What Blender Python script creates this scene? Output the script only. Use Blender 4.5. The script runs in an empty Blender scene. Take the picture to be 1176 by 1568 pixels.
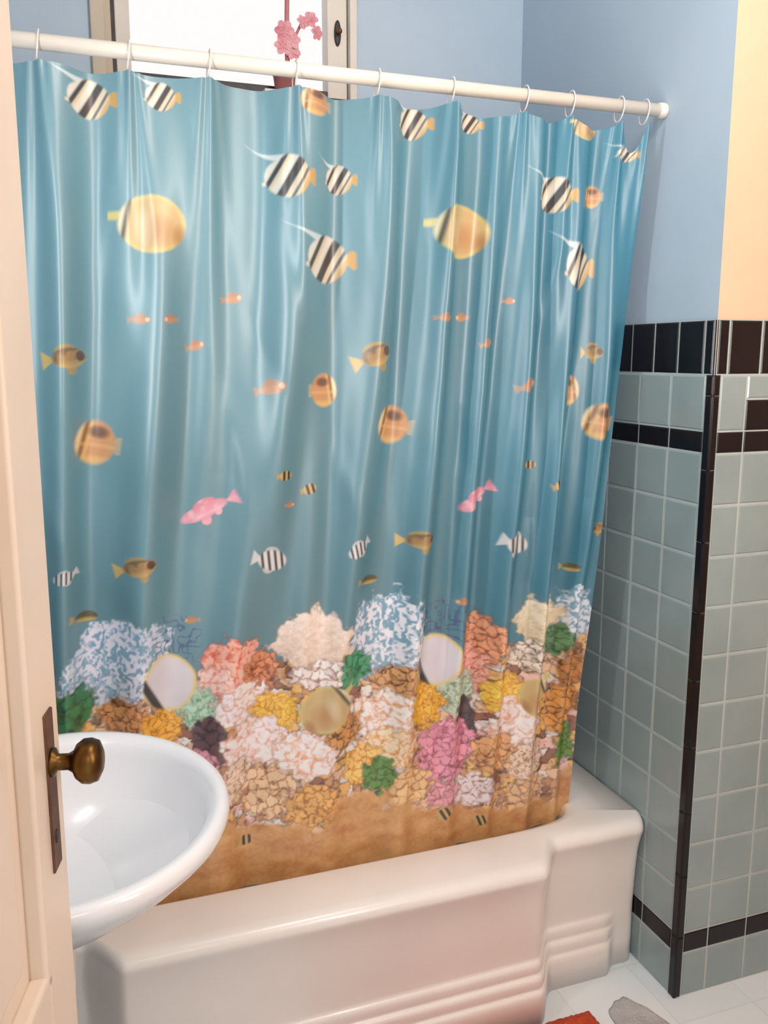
import bpy, bmesh, math
import numpy as np
from mathutils import Vector, Matrix

S = bpy.context.scene
S.view_settings.view_transform = 'Standard'
S.view_settings.exposure = 0.0

# ------------------------------------------------------------------ camera
FPX = 1358.0
PITCH = math.radians(10.06)
YAW = math.radians(19.9)
ROLL = math.radians(0.03)
CH = 1.45
cp, sp = math.cos(PITCH), math.sin(PITCH)
F2 = (math.sin(YAW), math.cos(YAW)); R2 = (math.cos(YAW), -math.sin(YAW))
cam_d = bpy.data.cameras.new("camera"); cam = bpy.data.objects.new("camera", cam_d)
S.collection.objects.link(cam)
cam_d.sensor_fit = 'VERTICAL'; cam_d.sensor_height = 36.0; cam_d.sensor_width = 27.0
cam_d.lens = FPX / 1568.0 * 36.0
cam_d.clip_start = 0.02
d = Vector((F2[0]*cp, F2[1]*cp, -sp)); r = Vector((R2[0], R2[1], 0)); u = r.cross(d)
m = Matrix((r, u, -d)).transposed().to_4x4()
m = m @ Matrix.Rotation(ROLL, 4, 'Z')
m.translation = Vector((0, 0, CH)); cam.matrix_world = m
S.camera = cam

def ray(x, y):
    lat = x-588.0; v = 784.0-y
    hf = FPX*cp+v*sp; ve = v*cp-FPX*sp
    return (hf*F2[0]+lat*R2[0], hf*F2[1]+lat*R2[1], ve)
YC = 1.69
def oncur(x, y):
    a, b, c = ray(x, y); s = YC/b
    return a*s, CH+c*s

# ------------------------------------------------------------------ helpers
def lin(c):
    c = np.array(c, dtype=float)/255.0
    return np.where(c <= 0.04045, c/12.92, ((c+0.055)/1.055)**2.4)
def L4(c):
    q = lin(c); return (float(q[0]), float(q[1]), float(q[2]), 1.0)

def mat(name, col, rough=0.5, metal=0.0, noise=None, bump=0.0, bscale=40, coat=0.0, spec=0.5):
    m = bpy.data.materials.new(name); m.use_nodes = True
    nt = m.node_tree; b = nt.nodes["Principled BSDF"]
    b.inputs["Base Color"].default_value = L4(col)
    b.inputs["Roughness"].default_value = rough
    b.inputs["Metallic"].default_value = metal
    b.inputs["Coat Weight"].default_value = coat
    b.inputs["Specular IOR Level"].default_value = spec
    tc = nt.nodes.new("ShaderNodeTexCoord")
    if noise:
        col2, sc = noise
        n = nt.nodes.new("ShaderNodeTexNoise"); n.inputs["Scale"].default_value = sc
        n.inputs["Detail"].default_value = 5
        mx = nt.nodes.new("ShaderNodeMix"); mx.data_type = 'RGBA'
        mx.inputs["A"].default_value = L4(col); mx.inputs["B"].default_value = L4(col2)
        rp = nt.nodes.new("ShaderNodeMapRange"); rp.inputs[1].default_value = 0.35; rp.inputs[2].default_value = 0.65
        nt.links.new(tc.outputs["Object"], n.inputs["Vector"])
        nt.links.new(n.outputs["Fac"], rp.inputs[0]); nt.links.new(rp.outputs[0], mx.inputs["Factor"])
        nt.links.new(mx.outputs["Result"], b.inputs["Base Color"])
    if bump:
        n = nt.nodes.new("ShaderNodeTexNoise"); n.inputs["Scale"].default_value = bscale
        n.inputs["Detail"].default_value = 4
        bp = nt.nodes.new("ShaderNodeBump"); bp.inputs["Strength"].default_value = bump
        bp.inputs["Distance"].default_value = 0.005
        nt.links.new(tc.outputs["Object"], n.inputs["Vector"])
        nt.links.new(n.outputs["Fac"], bp.inputs["Height"]); nt.links.new(bp.outputs["Normal"], b.inputs["Normal"])
    return m

M_blue = mat("blue_paint", (184, 204, 221), 0.42, noise=((177, 198, 216), 3), bump=0.15, bscale=25)
M_peach = mat("peach_paint", (240, 201, 172), 0.5, noise=((236, 195, 165), 3), bump=0.15, bscale=25)
M_ceil = mat("ceiling_paint", (235, 235, 235), 0.7, bump=0.1)
M_grout = mat("grout", (186, 197, 196), 0.8, noise=((177, 189, 188), 20))
M_tileg = mat("gray_green_tile", (142, 160, 162), 0.18, noise=((151, 169, 171), 6), bump=0.08, bscale=12, coat=0.2)
M_tileb = mat("black_tile", (17, 15, 20), 0.22, noise=((24, 21, 26), 9), spec=0.35)
M_enam = mat("white_enamel", (238, 234, 230), 0.27, noise=((233, 229, 225), 4), coat=0.15)
M_porc = mat("white_porcelain", (228, 229, 232), 0.2, noise=((224, 225, 229), 4), coat=0.3)
M_rod = mat("rod_plastic", (238, 230, 218), 0.3, noise=((232, 224, 211), 8))
M_ring = mat("clear_ring_plastic", (235, 225, 220), 0.25)
M_door = mat("door_paint", (224, 207, 190), 0.35, noise=((217, 199, 181), 5), bump=0.12, bscale=18)
M_brass = mat("aged_brass", (118, 88, 46), 0.34, 1.0, noise=((84, 60, 32), 30))
M_plate = mat("bronze_plate", (124, 90, 68), 0.45, 0.8, noise=((98, 68, 50), 25))
M_alu = mat("window_frame_paint", (230, 224, 214), 0.4, noise=((220, 212, 200), 6))
M_casing = mat("window_casing_paint", (206, 194, 174), 0.5, noise=((196, 184, 164), 6))
M_dark = mat("dark_rubber_and_gap_shade", (52, 48, 50), 0.5, noise=((66, 62, 64), 20))  # dark parts, and the strip standing in for sash gap shadow
M_chrome = mat("chrome", (210, 210, 215), 0.08, 1.0)
M_mat = mat("orange_bath_mat", (206, 84, 44), 0.95, noise=((184, 66, 32), 60), bump=1.0, bscale=220)
M_graypatch = mat("gray_patch", (164, 164, 164), 0.95, noise=((188, 190, 192), 14), bump=0.8, bscale=160)
M_petal = mat("pink_petal", (226, 140, 154), 0.6, noise=((238, 180, 186), 30))
M_stem = mat("flower_stem", (206, 130, 140), 0.6, noise=((190, 120, 120), 20))
M_pot = mat("terracotta_pot", (186, 120, 120), 0.7, noise=((170, 104, 104), 20))

def link(o, parent=None):
    S.collection.objects.link(o)
    if parent: o.parent = parent
    return o
def empty(name):
    e = bpy.data.objects.new(name, None); S.collection.objects.link(e); return e
def mesh_obj(name, verts, faces, mats, parent=None, smooth=False, fmat=None):
    me = bpy.data.meshes.new(name); me.from_pydata([tuple(v) for v in verts], [], faces)
    for mm in (mats if isinstance(mats, (list, tuple)) else [mats]): me.materials.append(mm)
    if fmat is not None: me.polygons.foreach_set("material_index", fmat)
    bm = bmesh.new(); bm.from_mesh(me); bmesh.ops.recalc_face_normals(bm, faces=bm.faces); bm.to_mesh(me); bm.free()
    if smooth: me.polygons.foreach_set("use_smooth", [True]*len(me.polygons))
    me.update()
    return link(bpy.data.objects.new(name, me), parent)
def box(name, lo, hi, m, parent=None, bevel=0.0, M=None):
    x0, y0, z0 = lo; x1, y1, z1 = hi
    v = [(x0,y0,z0),(x1,y0,z0),(x1,y1,z0),(x0,y1,z0),(x0,y0,z1),(x1,y0,z1),(x1,y1,z1),(x0,y1,z1)]
    f = [(0,3,2,1),(4,5,6,7),(0,1,5,4),(1,2,6,5),(2,3,7,6),(3,0,4,7)]
    o = mesh_obj(name, v, f, m, parent)
    if bevel:
        b = o.modifiers.new("bevel", 'BEVEL'); b.width = bevel; b.segments = 3
        for p in o.data.polygons: p.use_smooth = True
        b.harden_normals = True
    if M is not None: o.matrix_world = M
    return o
def loft(name, rings, m, parent=None, cap0=True, cap1=True, smooth=True):
    n = len(rings[0]); v = []; f = []
    for rg in rings: v += list(rg)
    for k in range(len(rings)-1):
        for i in range(n):
            j = (i+1) % n
            f.append((k*n+i, k*n+j, (k+1)*n+j, (k+1)*n+i))
    if cap0: f.append(tuple(range(n))[::-1])
    if cap1: f.append(tuple((len(rings)-1)*n+i for i in range(n)))
    return mesh_obj(name, v, f, m, parent, smooth)
def lathe(name, prof, m, origin, axis=(0,0,1), parent=None, n=40, sc=(1,1)):
    ax = Vector(axis).normalized()
    t = Vector((0,0,1)) if abs(ax.z) < .9 else Vector((0,1,0))
    e1 = t.cross(ax).normalized(); e2 = ax.cross(e1)
    o = Vector(origin); rings = []
    for rr, h in prof:
        rings.append([o+ax*h+(e1*math.cos(a)*sc[0]+e2*math.sin(a)*sc[1])*rr for a in [2*math.pi*i/n for i in range(n)]])
    return loft(name, rings, m, parent)
def tube(name, pts, rad, m, parent=None, closed=False, res=10):
    c = bpy.data.curves.new(name, 'CURVE'); c.dimensions = '3D'; c.bevel_depth = rad; c.bevel_resolution = 4
    s = c.splines.new('POLY'); s.points.add(len(pts)-1)
    for i, p in enumerate(pts): s.points[i].co = (p[0], p[1], p[2], 1)
    s.use_cyclic_u = closed; c.use_fill_caps = True
    c.materials.append(m)
    o = bpy.data.objects.new(name, c)
    link(o)
    dg = bpy.context.evaluated_depsgraph_get()
    me = bpy.data.meshes.new_from_object(o.evaluated_get(dg)); me.name = name
    bpy.data.objects.remove(o)
    for p in me.polygons: p.use_smooth = True
    return link(bpy.data.objects.new(name, me), parent)

# ------------------------------------------------------------------ room shell
XA, YB = 1.243, 1.476       # outer tiled corner
XL, XR = -0.28, 2.25
YF, YBK = 0.14, 2.326
HC = 2.75
fl = mat("floor_tile", (222, 230, 234), 0.3)
nt = fl.node_tree; br = nt.nodes.new("ShaderNodeTexBrick"); tc = nt.nodes.new("ShaderNodeTexCoord")
br.offset = 0; br.inputs["Color1"].default_value = L4((226, 234, 238)); br.inputs["Color2"].default_value = L4((220, 229, 234))
br.inputs["Mortar"].default_value = L4((212, 221, 226)); br.inputs["Scale"].default_value = 1
br.inputs["Brick Width"].default_value = 0.2; br.inputs["Row Height"].default_value = 0.2; br.inputs["Mortar Size"].default_value = 0.002
nt.links.new(tc.outputs["Object"], br.inputs["Vector"]); nt.links.new(br.outputs["Color"], nt.nodes["Principled BSDF"].inputs["Base Color"])
box("floor", (XL-0.1, -1.2, -0.1), (XR+0.1, YBK+0.1, 0.0), fl)
box("ceiling", (XL-0.1, YF-0.12, HC), (XR+0.1, YBK+0.1, HC+0.1), M_ceil)
box("wall_left", (XL-0.1, YF-0.12, 0), (XL, YBK+0.12, HC), M_blue)
WX0, WX1, WZ0, WZ1 = 0.115, 0.765, 2.085, 2.60
vv = []; ff = []
def addbox(lo, hi):
    b = len(vv); x0,y0,z0 = lo; x1,y1,z1 = hi
    vv.extend([(x0,y0,z0),(x1,y0,z0),(x1,y1,z0),(x0,y1,z0),(x0,y0,z1),(x1,y0,z1),(x1,y1,z1),(x0,y1,z1)])
    ff.extend([tuple(b+i for i in q) for q in [(0,3,2,1),(4,5,6,7),(0,1,5,4),(1,2,6,5),(2,3,7,6),(3,0,4,7)]])
addbox((XL, YBK, 0), (WX0, YBK+0.12, HC)); addbox((WX1, YBK, 0), (XA, YBK+0.12, HC))
addbox((WX0, YBK, 0), (WX1, YBK+0.12, WZ0)); addbox((WX0, YBK, WZ1), (WX1, YBK+0.12, HC))
mesh_obj("wall_back", vv, ff, M_blue)
mesh_obj("wall_tub_end", [(XA,YB,0),(XR+.1,YB,0),(XR+.1,YBK+.12,0),(XA,YBK+.12,0),(XA,YB,HC),(XR+.1,YB,HC),(XR+.1,YBK+.12,HC),(XA,YBK+.12,HC)],
         [(0,3,2,1),(4,5,6,7),(0,1,5,4),(1,2,6,5),(2,3,7,6),(3,0,4,7)], [M_blue, M_peach], fmat=[0,0,1,0,0,0])
box("wall_right", (XR, YF-0.12, 0), (XR+0.1, YB, HC), M_peach)
DX0, DX1, DZ = -0.235, 0.60, 2.06
vv = []; ff = []
addbox((XL, YF-0.12, 0), (DX0, YF, HC)); addbox((DX1, YF-0.12, 0), (XR, YF, HC)); addbox((DX0, YF-0.12, DZ), (DX1, YF, HC))
mesh_obj("wall_front", vv, ff, M_peach)

# ---- wall tiles
ZR = [0.0, 0.11, 0.16] + [0.16+0.109*(i+1) for i in range(10)] + [1.295, 1.41, 1.52]
def tile_wall(name, P, U, N, length, startcol, special=None):
    U = Vector(U); N = Vector(N); P = Vector(P); W = Vector((0,0,1))
    v = []; f = []; fm = []
    def quad(a, b, z0, z1, mi, g=0.0016, t=0.006):
        a += g; b -= g; z0 += g; z1 -= g; e = 0.0035
        base = len(v)
        for (uu, zz, dd) in [(a,z0,0.001),(b,z0,0.001),(b,z1,0.001),(a,z1,0.001),(a,z0,t-.002),(b,z0,t-.002),(b,z1,t-.002),(a,z1,t-.002),
                             (a+e,z0+e,t),(b-e,z0+e,t),(b-e,z1-e,t),(a+e,z1-e,t)]:
            v.append(P+U*uu+W*zz+N*dd)
        for k in (0, 4):
            for i in range(4):
                j = (i+1) % 4; f.append((base+k+i, base+k+j, base+k+4+j, base+k+4+i)); fm.append(mi)
        f.append((base+8, base+9, base+10, base+11)); fm.append(mi)
    b = len(v)
    for (uu, zz) in [(0,0),(length,0),(length,1.52),(0,1.52)]: v.append(P+U*uu+W*zz+N*0.0045)
    f.append((b,b+1,b+2,b+3)); fm.append(2)
    cols = list(startcol)
    while cols[-1] < length-1e-6: cols.append(min(length, cols[-1]+0.109))
    for k in range(len(ZR)-1):
        z0, z1 = ZR[k], ZR[k+1]
        black = k in (1, 12, 14)
        if k == 14:
            c = [0.0]
            c.append(0.028)
            while c[-1] < length-1e-6: c.append(min(length, c[-1]+0.082))
            for a, bb in zip(c[:-1], c[1:]): quad(a, bb, z0, z1, 1, g=.0011)
            continue
        for a, bb in zip(cols[:-1], cols[1:]):
            if special and special(k, a, bb, quad): continue
            quad(a, bb, z0, z1, 1 if black else 0, g=(.0006 if black else .0016))
    zz = 0.0
    while zz < 1.41-1e-6:
        z2 = min(1.41, zz+0.152)
        quad(-0.0075, cols[0], zz, z2, 1, g=0.0005, t=0.0075); zz = z2
    return mesh_obj(name, v, f, [M_tileg, M_tileb, M_grout], fmat=fm)
def spB(k, a, b, quad):
    g = .0006
    if k == 12 and a > 0.17:
        quad(a, b, ZR[12], ZR[13], 0); return True
    if k == 12 and a > 0.05:
        quad(a, a+0.075, ZR[12], ZR[13], 1, g); quad(a+0.075, b, ZR[12], ZR[13], 0); return True
    if k == 13 and a > 0.05 and a < 0.17:
        quad(a, a+0.075, ZR[13], ZR[13]+0.065, 1, g); quad(a+0.075, b, ZR[13]+0.02, ZR[13]+0.065, 1, g)
        quad(a+0.075, b, ZR[13], ZR[13]+0.02, 0)
        quad(a, b, ZR[13]+0.065, ZR[14], 0); return True
    if k == 13 and a > 0.17:
        quad(a, b, ZR[13], ZR[13]+0.02, 0); quad(a, b, ZR[13]+0.02, ZR[13]+0.065, 1, g); quad(a, b, ZR[13]+0.065, ZR[14], 0); return True
    return False
tile_wall("trim_tile_wainscot_tub_end", (XA, YB, 0), (0,1,0), (-1,0,0), YBK-YB, [0.016, 0.125])
tile_wall("trim_tile_wainscot_return", (XA, YB, 0), (1,0,0), (0,-1,0), XR-XA, [0.012, 0.080], spB)

# ------------------------------------------------------------------ window
W = empty("window_1")
yw = YBK+0.02
box("casing_left", (WX0, YBK-0.012, WZ0), (WX0+0.032, YBK+0.10, WZ1), M_casing, W, 0.003)
box("casing_right", (WX1-0.02, YBK-0.012, WZ0), (WX1, YBK+0.10, WZ1), M_alu, W, 0.003)
box("casing_top", (WX0, YBK-0.012, WZ1-0.035), (WX1, YBK+0.10, WZ1), M_casing, W, 0.003)
box("sill", (WX0, YBK-0.02, WZ0-0.012), (WX1, YBK+0.11, WZ0+0.008), M_dark, W, 0.003)
box("gasket_left", (WX0+0.032, yw-0.01, WZ0+0.008), (WX0+0.048, yw+0.05, WZ1-.035), M_casing, W)
box("gap_shade_strip", (WX0+0.048, yw-0.012, WZ0+0.008), (WX0+0.056, yw+0.05, WZ1-.035), M_dark, W)  # dark strip put in as the shadow of the gap beside the sash
box("sash_left", (WX0+0.056, yw-0.014, WZ0+0.012), (WX0+0.09, yw+0.035, WZ1-.035), M_alu, W, 0.003)
box("sash_right", (WX1-0.075, yw-0.014, WZ0+0.012), (WX1-0.022, yw+0.035, WZ1-.035), M_alu, W, 0.003)
box("sash_top", (WX0+0.057, yw-0.013, WZ1-0.085), (WX1-0.022, yw+0.034, WZ1-.035), M_alu, W, 0.003)
box("sash_bottom", (WX0+0.057, yw-0.013, WZ0+0.010), (WX1-0.022, yw+0.034, WZ0+0.03), M_dark, W, 0.003)
lathe("latch_plate", [(0.001,0),(0.011,0.0),(0.011,0.004),(0.009,0.006),(0.001,0.006)], M_dark, (WX1-0.048, yw-.014, 2.255), (0,-1,0), W, sc=(0.8, 2.8))
lathe("latch_knob", [(0.004,0),(0.005,0.012),(0.007,0.016),(0.005,0.022),(0.001,0.023)], M_plate, (WX1-0.048, yw-0.018, 2.255), (0,-1,0), W)

# orchid on the sill
O = empty("potted_pink_orchid")
ox, oy, oz = 0.578, YBK-0.03, WZ0+0.008
box("shelf", (ox-.07, YBK-.075, WZ0-.016), (ox+.06, YBK-.0005, WZ0+.0), M_alu, W, 0.002)
oz = WZ0+0.0005
lathe("pot", [(0.001,0),(0.022,0),(0.028,0.045),(0.031,0.046),(0.031,0.055),(0.026,0.055),(0.024,0.048),(0.001,0.047)], M_pot, (ox-.01, oy, oz), (0,0,1), O)
def flower(name, c, s, seed):
    rng = np.random.RandomState(seed); v = []; f = []
    nrm = Vector((rng.uniform(-.5,.5), -1, rng.uniform(-.3,.3))).normalized()
    e1 = nrm.cross(Vector((0,0,1))).normalized(); e2 = e1.cross(nrm)
    c = Vector(c)
    for k in range(6):
        a = 2*math.pi*k/6+rng.uniform(-.2,.2); dr = e1*math.cos(a)+e2*math.sin(a); sd = nrm.cross(dr)
        b = len(v)
        for t, w in [(0,.12),(.35,.42),(.7,.5),(.95,.3),(1.05,.02)]:
            for q in (-1, 0, 1):
                v.append(c+dr*s*t+sd*s*w*q*.8+nrm*s*(.25*t-.3*t*t*t+.1*abs(q)))
        for i in range(4):
            for j in range(2): f.append((b+i*3+j, b+i*3+j+1, b+i*3+j+4, b+i*3+j+3))
    return mesh_obj(name, v, f, M_petal, O, True)
tube("stem", [(ox,oy,oz+.04),(ox-.003,oy,oz+.12),(ox+.0,oy,oz+.22),(ox-.01,oy,oz+.34),(ox-.014,oy,oz+.42)], 0.006, M_stem, O)
tube("branch", [(ox-.003,oy,oz+.12),(ox+.02,oy,oz+.14),(ox+.035,oy,oz+.17),(ox+.055,oy,oz+.18),(ox+.07,oy,oz+.165)], 0.0035, M_stem, O)
for i,(dx,dz,s) in enumerate([(-.012,.11,.024),(.008,.125,.022),(-.01,.145,.024),(.01,.10,.02),(.035,.17,.016),(.055,.178,.02),(.072,.15,.017),(-.012,.30,.012),(-.008,.36,.012),(-.01,.25,.012)]):
    flower("blossom_%d" % (i+1), (ox+dx, oy-.008, oz+dz), s, i)

# ------------------------------------------------------------------ bathtub
def sst(a, b, x):
    t = np.clip((x-a)/(b-a), 0, 1); return t*t*(3-2*t)
TX0, TX1, TYB = XL+0.002, XA-0.009, YBK-0.002
xs = np.linspace(TX0, TX1, 300)
def fy(x): return 1.587-0.087*sst(-0.025, 0.05, x)*(1-sst(0.905, 0.99, x))+0.022*np.clip((x-(TX1-.03))/.03, 0, 1)**2.5
outer = []
for x in xs: outer.append((x, float(fy(x)), 'f'))
for y in np.linspace(1.609, TYB, 60)[1:]: outer.append((TX1, y, 'r'))
for x in np.linspace(TX1, TX0, 120)[1:]: outer.append((x, TYB, 'b'))
for y in np.linspace(TYB, 1.587, 60)[1:-1]: outer.append((TX0, y, 'l'))
prof = [(0.000,0),(0.000,.066),(.0005,.074),(.004,.079),(.0085,.081),(.0095,.084),(.0085,.088),(.0085,.100),(.0095,.106),(.014,.110),(.0175,.112),(.0185,.115),(.0175,.119),(.0175,.131),(.019,.137),(.0235,.141),(.026,.144),(.0265,.150),
        (.0250,.18),(.0215,.24),(.017,.29),(.012,.315),(.007,.332),(.003,.344),(.0005,.351),(.0005,.357),(.003,.365),(.009,.372),(.019,.3775),(.032,.379)]
rings = []
for dd, z in prof:
    rg = []
    for (x, y, k) in outer:
        fade = float(1-sst(XA-.11, XA-.07, x))
        de = dd*fade+(.0265*(1-fade) if z < .155 else dd*(1-fade))
        if k == 'f': rg.append((x, y+de, z))
        elif k in 'rl': rg.append((x, max(y, (1.609 if k == 'r' else 1.587)+(de if k == 'r' else dd)), z))
        else: rg.append((x, y, z))
    rings.append(rg)
tcx, tcy, ta, tb = 0.475, 1.957, 0.632, 0.306
def inner(sc, z, n=8.0, fall=1.0):
    rg = []
    for (x, y, k) in outer:
        th = math.atan2(y-tcy, x-tcx); c, s = abs(math.cos(th)), abs(math.sin(th))
        rr = ((c/(ta*sc*fall))**n+(s/(tb*sc))**n)**(-1/n)
        rg.append((tcx+rr*math.cos(th), tcy+rr*math.sin(th), z))
    return rg
for sc, z, n, fl_ in [(1.03,.380,9,1),(1.0,.376,8,1),(.985,.366,8,1),(.978,.35,8,1),(.96,.28,7,1),(.93,.18,6,.97),(.88,.11,5,.94),(.80,.08,4,.92),(.6,.072,3.5,.9),(.2,.068,2.5,.9)]:
    rings.append(inner(sc, z, n, fl_))
loft("bathtub", rings, M_enam, cap0=True, cap1=True)

# ------------------------------------------------------------------ rod, rings
ZROD, YROD = 1.960, 1.682
rod = empty("shower_curtain_rod")
lathe("rod_tube", [(0.001,0),(0.0132,0),(0.0132,XA-XL-0.006),(0.001,XA-XL-0.006)], M_rod, (XL+0.003, YROD, ZROD), (1,0,0), rod)
lathe("flange_right", [(0.001,0),(0.0160,0),(0.0160,0.006),(0.0155,0.010),(0.015,0.016),(0.001,0.016)], M_rod, (XA-0.001, YROD, ZROD), (-1,0,0), rod)
lathe("flange_left", [(0.001,0),(0.0160,0),(0.0160,0.006),(0.0155,0.010),(0.015,0.016),(0.001,0.016)], M_rod, (XL+0.001, YROD, ZROD), (1,0,0), rod)
RP = [(57,70),(195,85),(318,95),(450,110),(575,122),(688,133),(800,145),(870,152),(945,160),(983,164)]
RX = [oncur(x, y)[0] for x, y in RP]
RX = [RX[0]-0.14] + RX
rg = empty("shower_curtain_rings")
for i, x in enumerate(RX):
    pts = [(x+0.003*math.sin(a), YROD+0.0175*math.cos(a), 1.9535+0.0255*math.sin(a)) for a in [2*math.pi*k/32 for k in range(32)]]
    tube("ring_%d" % (i+1), pts, 0.0013, M_ring, rg, closed=True)

# ------------------------------------------------------------------ curtain
NU, NV = 760, 880
s = np.linspace(0, 1, NU)[None, :]; t = np.linspace(0, 1, NV)[:, None]      # t=0 bottom
XLC = -0.17
ztop_base = 1.9285
Xtop = XLC+(1.193-XLC)*s
ph_r = np.interp(Xtop, RX+[1.25], np.arange(len(RX)+1))
frac = ph_r % 1.0
dip = 1-np.exp(-(np.minimum(frac, 1-frac)/0.10)**1.5)
bow = np.sin(np.pi*frac)**1.2
irr = 0.6+0.7*np.interp(np.floor(ph_r), np.arange(12), [.2,.9,.3,.5,.1,.5,.8,.3,1.,.6,.5,.5])
sag = 0.003*dip+(0.001+0.010*sst(0.35, 0.95, Xtop)+0.045*sst(1.10,1.15,Xtop))*bow*irr
ztop = ztop_base-sag
zbot = 0.343+0*s
Z = zbot+(ztop-zbot)*t
h = np.clip((1.93-Z)/1.55, 0, 1)
Xr = 1.193-0.090*h**1.25
Xg = XLC+(Xr-XLC)*s + 0*Z
def nz(x, y, seed):
    ix, iy = np.floor(x), np.floor(y); fx, fyy = x-ix, y-iy
    fx = fx*fx*(3-2*fx); fyy = fyy*fyy*(3-2*fyy)
    H = lambda a, b: np.modf(np.abs(np.sin(a*127.1+b*311.7+seed*74.7)*43758.5453))[0]
    return (H(ix,iy)*(1-fx)+H(ix+1,iy)*fx)*(1-fyy)+(H(ix,iy+1)*(1-fx)+H(ix+1,iy+1)*fx)*fyy
top = np.clip(1-h*2.2, 0, 1)
ph = ph_r+0.12*np.sin(2.3*Z+4*s)*h
foldA = np.cos(2*np.pi*ph)
pB = s*9.6+0.26*np.sin(1.7*Z+1.0)+0.60*np.sin(7*s+.4*Z)
sB = np.sin(2*np.pi*pB)
foldB = sB+0.28*np.sin(4*np.pi*pB+1.0)
foldD = np.sin(2*np.pi*(s*5.1+0.25*np.sin(1.4*Z)+.2))
foldE = np.sin(2*np.pi*(s*19+0.4*np.sin(1.6*Z+5*s)))*nz(s*7+0*Z, Z*1.5, 21)
amp = 1-0.5*sst(0.7, 1.0, h)
Y = -0.013*foldA*(0.35+0.65*top) + amp*(0.0215*foldB*(1-0.40*top) + 0.010*foldD*(1-top) + 0.0045*foldE)
for i, rx in enumerate(RX):
    pr = np.interp(rx, [XLC, 1.193], [0, 1])
    dx = (s-pr)*1.36
    for off, A, sgn in [(0, .017, -1), (.45, .008, 1), (-.5, .009, 1), (.95, .006, -1), (-1.0, .006, -1)]:
        wob = 0.012*math.sin(i*2.1+off*3)
        cx_ = off*(0.014+0.10*h)+wob*h*4
        w_ = 0.0075+0.050*h
        Y = Y + sgn*A*np.exp(-((dx-cx_)/w_)**2)*np.exp(-(h*3.4)**1.3)*(.6+.4*nz(np.array([[i*1.7+off]]), Z*0, 6))
def crease(x0, z0, x1, z1, wd, A):
    global Y
    L = math.hypot(x1-x0, z1-z0); ax, az = (x1-x0)/L, (z1-z0)/L
    a = (Xg-x0)*ax+(Z-z0)*az; bb = -(Xg-x0)*az+(Z-z0)*ax
    env = np.clip(a/L, 0, 1)*np.clip(1-a/L, 0, 1)*4
    Y = Y + A*env*np.exp(-(bb/wd)**2)
rng = np.random.RandomState(11)
for _ in range(36):
    x0 = rng.uniform(-.1, 1.15); z0 = rng.uniform(.75, 1.9); a = math.radians(rng.uniform(-112, -68)); L = rng.uniform(.12, .4)
    crease(x0, z0, x0+L*math.cos(a), z0+L*math.sin(a), rng.uniform(.010, .022), rng.uniform(-1, 1)*.0045)
Y = Y + 0.007*(nz(Xg*9+Z*4, Z*4-Xg*4, 3)-.5) + 0.0014*(nz(Xg*22+Z*9, Z*11, 5)-.5)
Y = 1.684+0.013*h + Y
Y = Y + 0.045*sst(0.94, 1.11, Xg)*sst(0.5, 1.0, h)
low = 1-sst(0.40, 0.75, Z)
Y = Y*(1-low) + low*np.maximum(1.683+0.75*(Y-1.683), 1.681+0.30*(Y-1.683))

# ---- the print
def srgb(c): return lin(c)
X1 = Xg.ravel(); Z1 = Z.ravel(); N = X1.size
C = np.zeros((N, 3))
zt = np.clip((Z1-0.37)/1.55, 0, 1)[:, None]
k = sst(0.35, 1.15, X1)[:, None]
C[:] = srgb((104,150,164))*(1-k)+srgb((60,132,158))*k  # side-to-side fall of light put into the water colour: paler left, deeper right
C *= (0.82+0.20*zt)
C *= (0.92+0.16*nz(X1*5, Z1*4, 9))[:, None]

def scale_at(x, y):
    a = oncur(x-1, y); b = oncur(x+1, y); c = oncur(x, y-1); e = oncur(x, y+1)
    return abs(b[0]-a[0])/2, abs(c[1]-e[1])/2
def sub(x, y, w, hh, rot=0.0, flip=1, pad=1.5):
    cx, cz = oncur(x, y); sx, sz = scale_at(x, y)
    A, B = w/2*sx, hh/2*sz; R = max(A, B)*pad
    idx = np.where((np.abs(X1-cx) < R) & (np.abs(Z1-cz) < R))[0]
    dx, dz = X1[idx]-cx, Z1[idx]-cz
    if rot:
        a = math.radians(rot); dx, dz = dx*math.cos(a)+dz*math.sin(a), -dx*math.sin(a)+dz*math.cos(a)
    return idx, dx/A*flip, dz/B
def put(idx, al, col):
    al = np.clip(al, 0, 1)[:, None]; C[idx] = C[idx]*(1-al)+col*al
def ell(u, v, cu, cv, a, b, k=6): return np.clip((1-((u-cu)/a)**2-((v-cv)/b)**2)*k*0.5, 0, 1)
def band(x, c, w, soft=0.09): return np.clip((w/2-np.abs(x-c))/soft+.5, 0, 1)
def mixc(n, c): return np.repeat(srgb(c)[None, :], n, 0)
def over(base, al, c): al = np.clip(al, 0, 1)[:, None]; return base*(1-al)+srgb(c)*al

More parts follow.
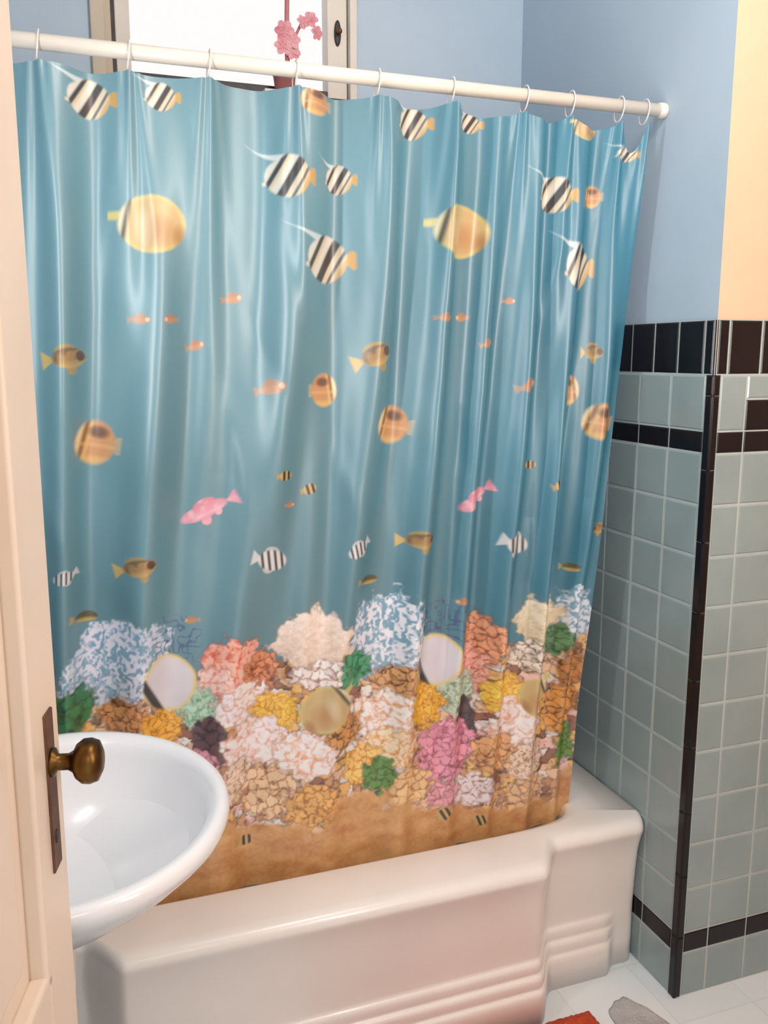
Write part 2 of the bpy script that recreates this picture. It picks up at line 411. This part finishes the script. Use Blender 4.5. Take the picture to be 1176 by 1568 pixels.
def fish(x, y, w, hh, kind, flip=1, rot=0.0):
    idx, u, v = sub(x, y, w, hh, rot, flip, 2.1); n = len(idx)
    if n == 0: return
    tail = np.clip((0.12+0.95*np.clip(-0.5-u, 0, 1)-np.abs(v))*9, 0, 1)*np.clip((u+1.0)*9, 0, 1)*(u < -0.4)
    if kind == 'idol':
        body = np.clip((1-(np.abs(u-.12)/.84)**1.9-(np.abs(v+.02)/.98)**1.9)*5, 0, 1)
        body = body*np.clip((1.15-u*.75-v)*6, 0, 1)*np.clip((1.25-u*.6+v)*7, 0, 1)
        sn = np.clip((0.13-np.abs(v+.30))*9, 0, 1)*(u > .6)*np.clip((1.05-u)*9, 0, 1)
        fil = np.clip((0.05+.15*np.clip(1.4-u,0,1)-np.abs(v-0.70-0.22*u*u))*10, 0, 1)*(u > -0.1)*np.clip((1.75-u)*5, 0, 1)
        q = u+0.50*v
        col = mixc(n, (222, 220, 208))
        col = over(col, np.clip((-q-0.50)*6, 0, 1), (210, 176, 112))
        for c0, ww in [(0.64, .20), (-.02, .34)]: col = over(col, band(q, c0, ww), (44, 44, 48))
        col = over(col, band(q, -.46, .13)*.9, (60, 56, 56))
        col = over(col, band(q, -.28, .10)*.6, (218, 184, 110)); col = over(col, band(q, .47, .08)*.7, (214, 182, 112))
        put(idx, fil*0.9, srgb((212, 224, 226))); put(idx, tail*ell(u,v,-.75,-.05,.35,.45), srgb((198, 158, 86)))
        put(idx, sn, srgb((222, 214, 190))); put(idx, body, col)
    elif kind == 'big':
        body = ell(u, v, -0.03, 0, 0.92, 0.95, 10)
        snout = np.clip((0.18-np.abs(v-0.25)+.3*(1-u)*.3)*9,0,1)*(u > .6)*(u < 1.08)
        edge = ((u+.03)/.92)**2+(v/.95)**2
        col = mixc(n, (204, 178, 126))
        col = over(col, np.clip((edge-0.6)*3, 0, 1), (214, 200, 116))
        col = over(col, ell(u, v, -.2, -.2, .5, .6, 2)*.9, (192, 146, 98))
        col = over(col, ell(u, v, .2, -.1, .25, .7, 2)*.6, (226, 208, 176))
        col = over(col, band(u+.18*v, 0.66, .12), (82, 78, 62)); col = over(col, band(u+.18*v, 0.79, .1), (228, 226, 196))
        col = over(col, ell(u, v, -.75, -.4, .25, .5, 2)*.8, (166, 116, 66))
        put(idx, np.maximum(body, snout*.9), col)
    elif kind == 'butter':
        body = ell(u, v, 0.05, 0, 0.86, 0.94)
        col = mixc(n, (202, 148, 100)); q = u+.15*v
        col = over(col, np.clip((v*-1-.45)*4, 0, .8), (222, 186, 118))
        col = over(col, band(q, 0.74, .2), (230, 218, 170)); col = over(col, band(q, 0.52, .12)*.7, (96, 74, 52))
        col = over(col, band(q, 0.34, .12)*.6, (224, 198, 124))
        col = over(col, ell(u, v, -0.05, 0.42, .5, .3, 2.5)*.9, (98, 68, 54))
        col = over(col, band(v, -.1, .14)*.4, (230, 190, 134))
        put(idx, tail*.5*(np.abs(v)<.35), srgb((216, 184, 120))); put(idx, body, col)
    elif kind == 'brown':
        body = ell(u, v, 0.15, 0.05, 0.78, 0.58)
        fin = ell(u, v, 0.05, 0.42, .5, .4)+ell(u, v, 0.2, -0.5, .22, .4)
        col = mixc(n, (162, 128, 76)); m_ = nz(u*5, v*4, 2)
        col = over(col, (m_-.5)*3, (116, 92, 64)); col = over(col, np.clip(-v*2-.1, 0, .8), (202, 172, 106))
        col = over(col, ell(u, v, .62, .1, .2, .3), (86, 62, 46))
        put(idx, fin*.9, srgb((172, 146, 82))); put(idx, tail, srgb((204, 176, 102))); put(idx, body, col)
    elif kind == 'orange':
        put(idx, tail*.8, srgb((184, 142, 112)))
        put(idx, np.maximum(ell(u, v, 0.12, 0, .82, .66, 4), ell(u, v, .05, .35, .4, .5, 4)), over(mixc(n, (186, 138, 104)), np.clip(v*1.5, 0, .5), (164, 116, 88)))
        put(idx, ell(u, v, .6, .0, .18, .3), srgb((214, 186, 154)))
    elif kind == 'pink':
        t2 = np.clip((0.06+1.1*np.clip(-0.55-u, 0, 1)-np.abs(v))*9, 0, 1)*np.clip((u+1.0)*9, 0, 1)*(u < -0.5)
        col = over(mixc(n, (226, 154, 172)), np.clip(v*1.3, 0, .6), (208, 120, 138))
        col = over(col, (nz(u*5, v*5, 4)-.5)*2, (236, 190, 200))
        put(idx, np.maximum.reduce([ell(u, v, 0.2, 0, .85, .46), ell(u, v, .1, .35, .4, .35), ell(u, v, .25, -.5, .18, .35), ell(u, v, -.2, -.35, .14, .25), t2]), col)
    elif kind == 'stripe':
        body = ell(u, v, 0.12, 0, 0.82, 0.72); q = u+.3*v
        col = mixc(n, (222, 224, 224))
        for c0 in (.66, .3, -.06, -.42): col = over(col, band(q, c0, .15), (52, 52, 60))
        put(idx, tail, srgb((208, 212, 214))); put(idx, ell(u, v, 0, .6, .4, .3)+ell(u, v, 0, -.6, .3, .3), srgb((190, 196, 200))); put(idx, body, col)
    elif kind == 'bee':
        body = ell(u, v, 0.12, 0, 0.82, 0.76)
        col = mixc(n, (200, 170, 106))
        for c0 in (.5, -.1): col = over(col, band(u, c0, .32), (48, 40, 40))
        put(idx, tail, srgb((180, 150, 96))); put(idx, body, col)
    elif kind == 'yw':
        pw = (np.abs(u)/.94)**1.7+(np.abs(v)/.97)**1.7
        body = np.clip((1-pw)*6, 0, 1)
        col = over(mixc(n, (224, 222, 232)), np.clip((pw-.66)*5, 0, 1), (232, 212, 124))
        col = over(col, np.clip(.5*(nz(u*3,v*3,7)-.3),0,.4), (204, 200, 220))
        col = over(col, band(u-.2*v, .70, .26)*(v < .5), (46, 44, 52))
        put(idx, body, col)
    elif kind == 'olive':
        body = ell(u, v, 0.12, 0, 0.82, 0.64)
        col = over(mixc(n, (92, 86, 56)), np.clip(-v*3, 0, .9), (196, 172, 96)); put(idx, tail, srgb((180, 156, 84))); put(idx, body, col)

def worley(x, y, seed):
    ix, iy = np.floor(x), np.floor(y); best = np.full(x.shape, 9.0); hid = np.zeros(x.shape); ang = np.zeros(x.shape); sec = np.full(x.shape, 9.0); vy = np.zeros(x.shape)
    H = lambda a, b, q: np.modf(np.abs(np.sin(a*127.1+b*311.7+q*74.7)*43758.5453))[0]
    for i in (-1, 0, 1):
        for j in (-1, 0, 1):
            jx, jy = ix+i, iy+j
            ax_, ay_ = jx+H(jx, jy, seed)-x, jy+H(jx, jy, seed+1.3)-y
            dd = ax_**2+ay_**2
            mk = dd < best; sec = np.where(mk, best, np.minimum(sec, dd)); best = np.where(mk, dd, best); hid = np.where(mk, H(jx, jy, seed+2.7), hid)
            ang = np.where(mk, np.arctan2(ay_, ax_), ang); vy = np.where(mk, ay_, vy)
    return np.sqrt(best), hid, ang, np.sqrt(sec), vy
def warp(px, pz, sd, a=1.0):
    return px+a*8*(nz(px/9, pz/9, sd+11)-.5)+a*3*(nz(px/4, pz/4, sd+12)-.5), pz+a*8*(nz(px/9, pz/9, sd+13)-.5)+a*3*(nz(px/4, pz/4, sd+14)-.5)

def vivid(c, k=1.22):
    g = float(c @ np.array([.3,.55,.15])); return np.clip(g+(c-g)*k, 0, 1)
def coral(x, y, w, hh, c1, c2, cell=14, seed=1, kind='floret', al=1.0):
    idx, u, v = sub(x, y, w, hh, 0, 1, 1.6); n = len(idx)
    if n == 0: return
    px = X1[idx]/0.00125; pz = Z1[idx]/0.00125
    an0 = np.arctan2(v, u)
    rr = np.sqrt(u*u+v*v)+0.04*np.cos(an0*7+seed)+0.05*np.cos(an0*11+seed*2)+0.36*(nz(px/13, pz/13, seed)-.5)+0.18*(nz(px/5, pz/5, seed+3)-.5)
    a = np.clip((1-rr)*8, 0, 1)*al
    wx, wz = warp(px, pz, seed)
    d1, hid, an, d2, vy = worley(wx/cell, wz/cell, seed)
    c1 = vivid(srgb(c1), 1.25)*1.10; c2 = vivid(srgb(c2), 1.3)
    if kind not in ('lace', 'branch'):
        put(idx, np.clip((1.10-rr)*6, 0, 1)*.5*al, np.repeat((c2*.40)[None, :], n, 0))
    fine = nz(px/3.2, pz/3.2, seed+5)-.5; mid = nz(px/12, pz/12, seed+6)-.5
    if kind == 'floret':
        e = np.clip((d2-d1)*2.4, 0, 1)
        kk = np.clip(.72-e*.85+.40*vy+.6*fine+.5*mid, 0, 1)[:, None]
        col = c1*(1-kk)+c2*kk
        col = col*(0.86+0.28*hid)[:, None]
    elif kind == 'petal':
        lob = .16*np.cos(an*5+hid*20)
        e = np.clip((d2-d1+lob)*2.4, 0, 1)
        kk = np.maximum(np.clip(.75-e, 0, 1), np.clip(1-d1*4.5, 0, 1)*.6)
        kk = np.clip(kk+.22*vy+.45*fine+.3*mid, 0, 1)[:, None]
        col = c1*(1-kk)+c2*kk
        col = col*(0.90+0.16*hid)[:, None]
    elif kind == 'lace':
        kk = nz(wx/3.6, wz/7, seed)*.6+nz(px/4, pz/4, seed+2)*.4
        kk = np.clip((kk-.38)*4.5, 0, 1)[:, None]
        col = c2*(1-kk)+c1*kk
        a = a*np.clip(.78+kk[:, 0]*.4, 0, 1)
    elif kind == 'branch':
        kk = np.abs(nz(px/7, pz/9, seed)-.5)
        a = a*np.clip((.10-kk)*16, 0, 1); col = np.repeat(c1[None, :], n, 0)
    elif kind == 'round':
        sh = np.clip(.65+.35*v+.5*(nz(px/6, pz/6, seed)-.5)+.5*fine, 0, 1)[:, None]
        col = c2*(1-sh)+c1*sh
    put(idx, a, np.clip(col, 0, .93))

for q in [
 (140,150,82,66,'idol',-1),(248,150,58,48,'idol',-1),(480,160,62,50,'butter',-1),(637,187,56,54,'idol',-1),(722,188,46,34,'idol',-1),
 (893,197,52,42,'big',-1),(955,238,36,26,'idol',-1),(442,272,76,72,'idol',-1),(524,273,50,50,'idol',-1),(852,298,58,60,'idol',-1),(912,300,30,40,'butter',-1),
 (505,396,88,80,'idol',-1),(888,408,56,80,'idol',-1),(230,345,118,98,'big',-1),(703,355,98,90,'big',-1),
 (212,490,38,24,'orange',1),(260,490,28,22,'orange',-1),(357,457,38,26,'orange',1,10),(300,530,34,24,'orange',1,15),(672,487,30,20,'orange',1),(712,486,24,20,'orange',-1),
 (780,461,20,16,'orange',1),(744,526,26,22,'orange',1,15),(100,550,76,58,'brown',1,5),(570,547,68,58,'brown',1,20),(908,540,26,40,'brown',1),
 (412,594,50,34,'orange',1,15),(804,590,42,32,'orange',1,15),(497,598,54,60,'butter',1),(877,598,38,54,'butter',1),
 (148,680,80,80,'butter',-1,-10),(603,651,64,68,'butter',-1,-10),(917,645,50,64,'butter',-1,-10),
 (433,727,28,22,'bee',1),(474,750,28,24,'bee',1,15),(443,773,20,14,'orange',1),(813,712,22,18,'bee',1),(848,740,24,24,'bee',1,20),
 (323,780,98,54,'pink',-1,24),(733,762,64,50,'pink',-1,30),
 (413,857,62,48,'stripe',1,-15),(548,838,44,32,'stripe',-1,35),(787,832,52,46,'stripe',1,-20),(100,882,46,28,'stripe',-1,20),
 (208,868,72,48,'brown',1,12),(637,826,62,42,'brown',1),(925,812,24,26,'brown',-1),(130,950,50,28,'olive',1,-10),(565,890,40,24,'olive',1),(877,870,24,22,'olive',1),
 (295,952,28,18,'orange',-1),(708,920,26,18,'orange',-1)]:
    fish(*q)

def poly(pts):
    a = np.array([oncur(x, y) for x, y in pts]); o = np.argsort(a[:, 0]); return a[o, 0], a[o, 1]
bx, bz = poly([(20,1060),(90,1055),(150,1030),(230,1025),(300,1050),(350,1030),(430,1020),(490,1000),(560,1000),(610,985),(680,1005),(740,1000),(800,985),(860,985),(920,960)])
sx_, sz_ = poly([(20,1160),(120,1200),(250,1250),(350,1258),(480,1268),(560,1215),(640,1228),(720,1246),(850,1212),(900,1172)])
zb = np.interp(X1, bx, bz)+0.03*(nz(X1*45, Z1*45, 4)-.5)
idx = np.where(Z1 < zb)[0]; px = X1[idx]/.00125; pz = Z1[idx]/.00125
wx, wz = warp(px, pz, 2)
d1, hid, an, d2, vy = worley(wx/18, wz/16, 6)
pal = np.array([srgb(c) for c in [(236,198,164),(240,232,230),(206,156,118),(236,188,116),(150,104,84),(240,198,190)]])
cc = pal[np.clip((hid*6).astype(int), 0, 5)]*np.clip(.55+1.4*(d2-d1)-.4*vy+.8*(nz(px/3.5, pz/3.5, 8)-.5), .22, 1.05)[:, None]
put(idx, np.clip((zb[idx]-Z1[idx])*160, 0, 1), cc)

LB=(140,172,192)
for q in [
 (130,1045,100,96,(214,222,234),LB,10,11,'lace'),(190,1015,140,130,(224,224,238),LB,10,12,'lace'),(232,985,74,64,(208,214,230),LB,10,12,'lace'),
 (598,968,120,124,(228,230,240),LB,10,13,'lace'),(885,948,66,110,(220,226,236),LB,10,14,'lace'),(575,1010,80,90,(228,226,236),LB,10,13,'lace'),
 (272,985,80,84,(74,96,128),LB,10,15,'branch'),(680,950,80,90,(76,88,120),LB,10,16,'branch'),
 (360,1024,116,96,(240,190,176),(206,112,98),22,21,'petal'),(400,1036,60,70,(206,144,114),(110,62,46),14,22,'floret'),(330,1055,70,66,(242,212,204),(216,142,134),20,27,'petal'),
 (740,985,62,80,(218,166,138),(124,72,52),14,23,'floret'),(720,1030,66,76,(230,180,168),(160,92,82),16,24,'petal'),
 (482,985,118,100,(238,224,216),(208,188,170),10,25,'round'),(828,950,80,80,(230,220,200),(194,180,150),10,26,'round'),
 (490,1032,92,44,(238,230,228),(150,116,104),15,41,'floret'),(820,1002,70,52,(228,218,206),(84,74,64),14,42,'floret'),
 (545,1028,56,58,(90,156,122),(34,84,64),16,31,'floret'),(862,985,42,48,(104,142,104),(42,74,52),14,32,'floret'),(108,1092,86,80,(64,124,84),(26,62,42),20,33,'floret'),
 (300,1085,70,70,(190,216,198),(124,162,140),18,34,'petal'),(700,1060,62,66,(196,210,194),(128,150,130),18,35,'petal'),
 (610,1042,80,50,(206,164,126),(96,60,42),13,51,'floret'),(195,1100,72,60,(212,158,118),(104,64,48),13,52,'floret'),
 (372,1080,100,66,(244,240,244),(214,176,166),24,36,'petal'),(590,1098,112,76,(244,238,238),(214,166,128),24,37,'petal'),
 (245,1118,80,64,(230,182,104),(176,116,50),10,38,'floret'),(425,1090,80,62,(234,196,116),(194,138,64),10,39,'floret'),(652,1082,60,82,(230,188,108),(184,128,60),10,40,'floret'),(772,1060,62,62,(234,200,120),(190,138,64),10,40,'floret'),
 (322,1140,56,80,(96,76,82),(46,38,50),18,43,'floret'),(715,1112,38,84,(84,68,74),(44,38,50),18,44,'floret'),(885,1030,44,92,(184,134,90),(72,46,34),15,45,'floret'),
 (395,1140,110,74,(244,238,244),(222,174,148),26,46,'petal'),(470,1160,106,76,(242,236,240),(220,172,136),26,47,'petal'),(530,1120,66,54,(204,156,110),(90,58,40),13,48,'floret'),
 (600,1145,92,62,(240,222,198),(200,148,96),22,49,'petal'),(685,1150,100,100,(220,160,178),(140,82,100),15,50,'floret'),(300,1180,80,60,(206,158,172),(122,76,88),15,53,'floret'),
 (790,1108,92,76,(244,236,238),(214,168,138),24,54,'petal'),(758,1150,66,64,(214,172,132),(120,80,56),15,55,'floret'),(870,1090,54,86,(208,156,102),(100,64,42),15,56,'floret'),
 (360,1200,64,68,(238,222,208),(170,126,104),18,71,'petal'),(415,1216,84,84,(232,204,174),(144,102,78),17,57,'floret'),(482,1234,84,66,(222,180,128),(156,106,66),14,58,'floret'),(560,1175,64,64,(236,200,142),(186,132,74),15,61,'floret'),
 (625,1203,80,60,(230,198,160),(170,124,82),16,62,'floret'),(720,1212,80,50,(228,220,224),(150,116,106),18,63,'petal'),(810,1165,60,60,(234,214,198),(152,110,86),17,59,'petal'),(808,1212,70,48,(216,184,154),(134,96,70),15,72,'floret'),
 (680,1216,56,42,(218,166,178),(156,104,108),13,64,'floret')]:
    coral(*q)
fish(260,1048,96,100,'yw',-1,15); fish(670,1012,84,90,'yw',-1,15)
fish(500,1086,94,76,'big',1,25); fish(823,1062,62,70,'big',1,10)

# sand
zs = np.interp(X1, sx_, sz_)+0.05*(nz(X1*26, Z1*26, 14)-.5)+.012*(nz(X1*90, Z1*90, 15)-.5)
idx = np.where(Z1 < zs+.02)[0]; px = X1[idx]/.00125; pz = Z1[idx]/.00125
g = np.clip(nz(px/5, pz/4, 1)*.4+nz(px/30, pz/14, 2)*.8-.1, 0, 1)[:, None]
put(idx, (zs[idx]-Z1[idx])*50+.2, srgb((226,180,122))*g+srgb((190,128,74))*(1-g))
coral(582,1190,48,56,(104,140,84),(50,80,50),13,60); coral(874,1150,36,60,(106,140,74),(54,82,44),13,65)
for q in [(680,1247,28,26,'bee',1,30),(735,1256,22,22,'bee',1,20),(377,1292,30,22,'bee',1)]: fish(*q)

verts = np.stack([Xg, Y, Z], -1).reshape(-1, 3)
ii = (np.arange(NV-1)[:, None]*NU+np.arange(NU-1)[None, :]).ravel()
quads = np.stack([ii, ii+1, ii+1+NU, ii+NU], -1)
me = bpy.data.meshes.new("shower_curtain")
me.vertices.add(N); me.vertices.foreach_set("co", verts.astype(np.float32).ravel())
nq = len(quads); me.loops.add(nq*4); me.loops.foreach_set("vertex_index", quads.astype(np.int32).ravel())
me.polygons.add(nq); me.polygons.foreach_set("loop_start", (np.arange(nq)*4).astype(np.int32))
me.polygons.foreach_set("use_smooth", np.ones(nq, dtype=bool)); me.update(calc_edges=True)
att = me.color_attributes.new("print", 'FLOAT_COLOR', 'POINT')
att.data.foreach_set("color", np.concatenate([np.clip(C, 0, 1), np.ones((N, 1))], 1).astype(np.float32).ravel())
cm = bpy.data.materials.new("printed_satin_vinyl"); cm.use_nodes = True; nt = cm.node_tree
b = nt.nodes["Principled BSDF"]; at = nt.nodes.new("ShaderNodeAttribute"); at.attribute_name = "print"
b.inputs["Roughness"].default_value = 0.40; b.inputs["Specular IOR Level"].default_value = 1.0
b.inputs["IOR"].default_value = 1.6
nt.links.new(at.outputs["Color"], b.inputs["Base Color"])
tr = nt.nodes.new("ShaderNodeBsdfTranslucent"); mx = nt.nodes.new("ShaderNodeMixShader"); mx.inputs[0].default_value = 0.08
nt.links.new(at.outputs["Color"], tr.inputs["Color"]); out = nt.nodes["Material Output"]
nt.links.new(b.outputs[0], mx.inputs[1]); nt.links.new(tr.outputs[0], mx.inputs[2]); nt.links.new(mx.outputs[0], out.inputs[0])
me.materials.append(cm)
link(bpy.data.objects.new("shower_curtain", me))

# ------------------------------------------------------------------ pedestal sink
SK = empty("pedestal_sink")
scx, scy = -0.041, 1.225
def oval(cx, a, bb, z, n=72): return [(cx+a*math.cos(q), scy+bb*math.sin(q), z) for q in [2*math.pi*i/n for i in range(n)]]
loft("basin", [oval(scx-.06,.085,.085,.64), oval(scx-.055,.10,.10,.67), oval(scx-.045,.128,.140,.70), oval(scx-.025,.168,.188,.735), oval(scx-.008,.205,.228,.772), oval(scx,.225,.250,.798),
      oval(scx,.2335,.259,.808), oval(scx+.001,.2365,.262,.817), oval(scx+.001,.2355,.261,.826), oval(scx,.231,.256,.832), oval(scx,.222,.247,.833), oval(scx+.003,.211,.235,.829), oval(scx+.005,.203,.226,.820), oval(scx+.005,.199,.220,.808),
      oval(scx+.005,.19,.21,.785), oval(scx+.005,.165,.185,.745), oval(scx,.125,.14,.71), oval(scx,.075,.08,.692), oval(scx,.02,.02,.688)], M_porc, SK)
lathe("pedestal", [(0.12,0),(0.12,0.02),(0.105,0.05),(0.082,0.12),(0.075,0.3),(0.078,0.5),(0.088,0.65)], M_porc, (scx-.07, scy, 0), (0,0,1), SK)
lathe("drain", [(0.001,0),(0.02,0),(0.02,0.003),(0.001,0.004)], M_chrome, (scx-.03, scy, .689), (0,0,1), SK)
lathe("faucet_base", [(0.001,0),(0.018,0),(0.018,0.03),(0.013,0.05),(0.001,0.055)], M_chrome, (scx-.2, scy, .832), (0,0,1), SK)
tube("faucet_spout", [(scx-.2,scy,.86),(scx-.19,scy,.93),(scx-.16,scy,.95),(scx-.12,scy,.94),(scx-.11,scy,.915)], 0.009, M_chrome, SK)

# ------------------------------------------------------------------ door
DR = empty("door_1")
ang = math.radians(14.0)
Dd = Vector((math.sin(ang), math.cos(ang), 0)); Dn = Vector((Dd.y, -Dd.x, 0))
Pe = Vector((F2[0]*.84+R2[0]*-.327, F2[1]*.84+R2[1]*-.327, 0))
WD = 0.74
org = Pe-Dd*WD
DM = Matrix((( Dd.x, Dn.x, 0, org.x),(Dd.y, Dn.y, 0, org.y),(0,0,1,0),(0,0,0,1)))   # local x along door, y = toward room side
T = -0.036
st = 0.085
def dbox(n, lo, hi, m=M_door, bev=0.003): return box(n, lo, hi, m, DR, bev, DM)
dbox("stile_lock", (WD-st, T, 0.01), (WD, 0, 2.03)); dbox("stile_hinge", (0, T, 0.01), (st, 0, 2.03))
for i, (z0, z1) in enumerate([(0.01,0.22),(0.72,0.86),(1.92,2.03)]): dbox("rail_%d" % (i+1), (st, T, z0), (WD-st, 0, z1))
for i, (z0, z1) in enumerate([(0.22,0.72),(0.86,1.92)]):
    dbox("panel_%d" % (i+1), (st, T+.012, z0), (WD-st, -.014, z1), M_door, 0)
    dbox("panel_field_%d" % (i+1), (st+.05, T+.006, z0+.05), (WD-st-.05, -.006, z1-.05), M_door, 0.006)
    w = 0.016
    dbox("moulding_a_%d" % (i+1), (WD-st-w, -.016, z0), (WD-st, .003, z1), M_door, 0.005); dbox("moulding_b_%d" % (i+1), (st, -.016, z0), (st+w, .003, z1), M_door, 0.005)
    dbox("moulding_c_%d" % (i+1), (st, -.016, z0), (WD-st, .003, z0+w), M_door, 0.005); dbox("moulding_d_%d" % (i+1), (st, -.016, z1-w), (WD-st, .003, z1), M_door, 0.005)
dbox("lock_plate", (WD-.052, -.001, .952), (WD-.026, .0025, 1.114), M_plate, 0.0012)
kc = DM @ Vector((WD-.039, .002, 1.062))
lathe("knob", [(0.001,0),(0.014,0),(0.014,0.003),(0.008,0.006),(0.008,0.016),(0.011,0.021),(0.017,0.024),(0.0215,0.030),(0.022,0.037),(0.0195,0.044),(0.011,0.048),(0.001,0.0485)], M_brass, kc, Dn, DR)
kh = DM @ Vector((WD-.039, .002, .985))
lathe("keyhole", [(0.001,0),(0.004,0),(0.004,0.0015),(0.001,0.002)], M_dark, kh, Dn, DR, sc=(1,1.8))

# ------------------------------------------------------------------ bath mat, gray floor patch
v = []; f = []
nx, ny = 90, 60
rng = np.random.RandomState(3)
for j in range(ny+1):
    for i in range(nx+1):
        x = 0.44+0.59*i/nx; y = 1.04+0.455*j/ny
        e = min(i, nx-i, j, ny-j)/4.0
        v.append((x, y, 0.003+0.020*min(1, e)**.5+(rng.rand()*.004 if e > 0 else 0)))
for j in range(ny):
    for i in range(nx):
        a = j*(nx+1)+i; f.append((a, a+1, a+nx+2, a+nx+1))
b0 = len(v)
v += [(0.44,1.04,0.0005),(1.03,1.04,0.0005),(1.03,1.495,0.0005),(0.44,1.495,0.0005)]; f.append((b0,b0+3,b0+2,b0+1))
mesh_obj("bath_mat", v, f, M_mat, smooth=True)
rings = []
n = 80
def cl(k, z):
    rg = []
    for i in range(n):
        a = 2*math.pi*i/n; rr = 1+.08*math.sin(3*a+.5)+.05*math.sin(5*a+1.2)+.02*math.sin(11*a)
        rg.append((1.118+.054*rr*k*math.cos(a), 1.372+.145*rr*k*math.sin(a), z*(1+.25*math.sin(4*a+k*5)) if z > .002 else z))
    return rg
loft("gray_floor_patch", [cl(1.0,.0005), cl(1.01,.002), cl(.97,.004), cl(.8,.005), cl(.5,.006), cl(.2,.005)], M_graypatch)  # thin gray patch with a wavy outline, lying on the floor

# ------------------------------------------------------------------ lights
def area(name, loc, target, sx, sy, en, col, parent=None):
    ld = bpy.data.lights.new(name, 'AREA'); ld.shape = 'RECTANGLE'; ld.size = sx; ld.size_y = sy; ld.energy = en; ld.color = col
    lo = bpy.data.objects.new(name, ld); lo.location = loc
    lo.rotation_euler = (Vector(loc)-Vector(target)).to_track_quat('Z', 'Y').to_euler(); link(lo, parent); return lo
CL = empty("ceiling_lamp")
lathe("lamp_base", [(0.001,0),(0.10,0),(0.10,0.02),(0.001,0.02)], M_alu, (0.85, 0.75, HC-.001), (0,0,-1), CL)
ld = bpy.data.lights.new("bulb", 'POINT'); ld.shadow_soft_size = 0.15; ld.energy = 23; ld.color = (1.0, .955, .90)
lo = bpy.data.objects.new("bulb", ld); lo.location = (0.85, 0.75, HC-.19); link(lo, CL)
VL = empty("vanity_lamp")
box("fixture", (XL+.0005, 1.17, 1.30), (XL+.02, 1.23, 1.92), M_chrome, VL, 0.003)
area("tube_light", (XL+.03, 1.20, 1.61), (XL+1.0, 1.20, 1.61), 0.05, 0.58, 4.5, (1.0, .98, .96), VL)
ML = empty("added_sheen_light")  # unseen strip light with fixture, added to raise sheen on the curtain folds
box("fixture", (0.87, YF+.0005, 1.20), (0.93, YF+.02, 2.10), M_chrome, ML, 0.003)
area("tube_light", (0.90, YF+.03, 1.65), (0.90, YF+1.0, 1.65), 0.10, 0.86, 9.5, (1.0, .97, .93), ML)
area("hall_lamp", (0.35, -0.7, 2.0), (0.5, 1.7, 1.2), 0.3, 0.3, 3, (1.0, .88, .78))

w = bpy.data.worlds.new("daylight"); S.world = w; w.use_nodes = True
bg = w.node_tree.nodes["Background"]; bg.inputs[0].default_value = (1.0, 0.985, 0.97, 1); bg.inputs[1].default_value = 1.0
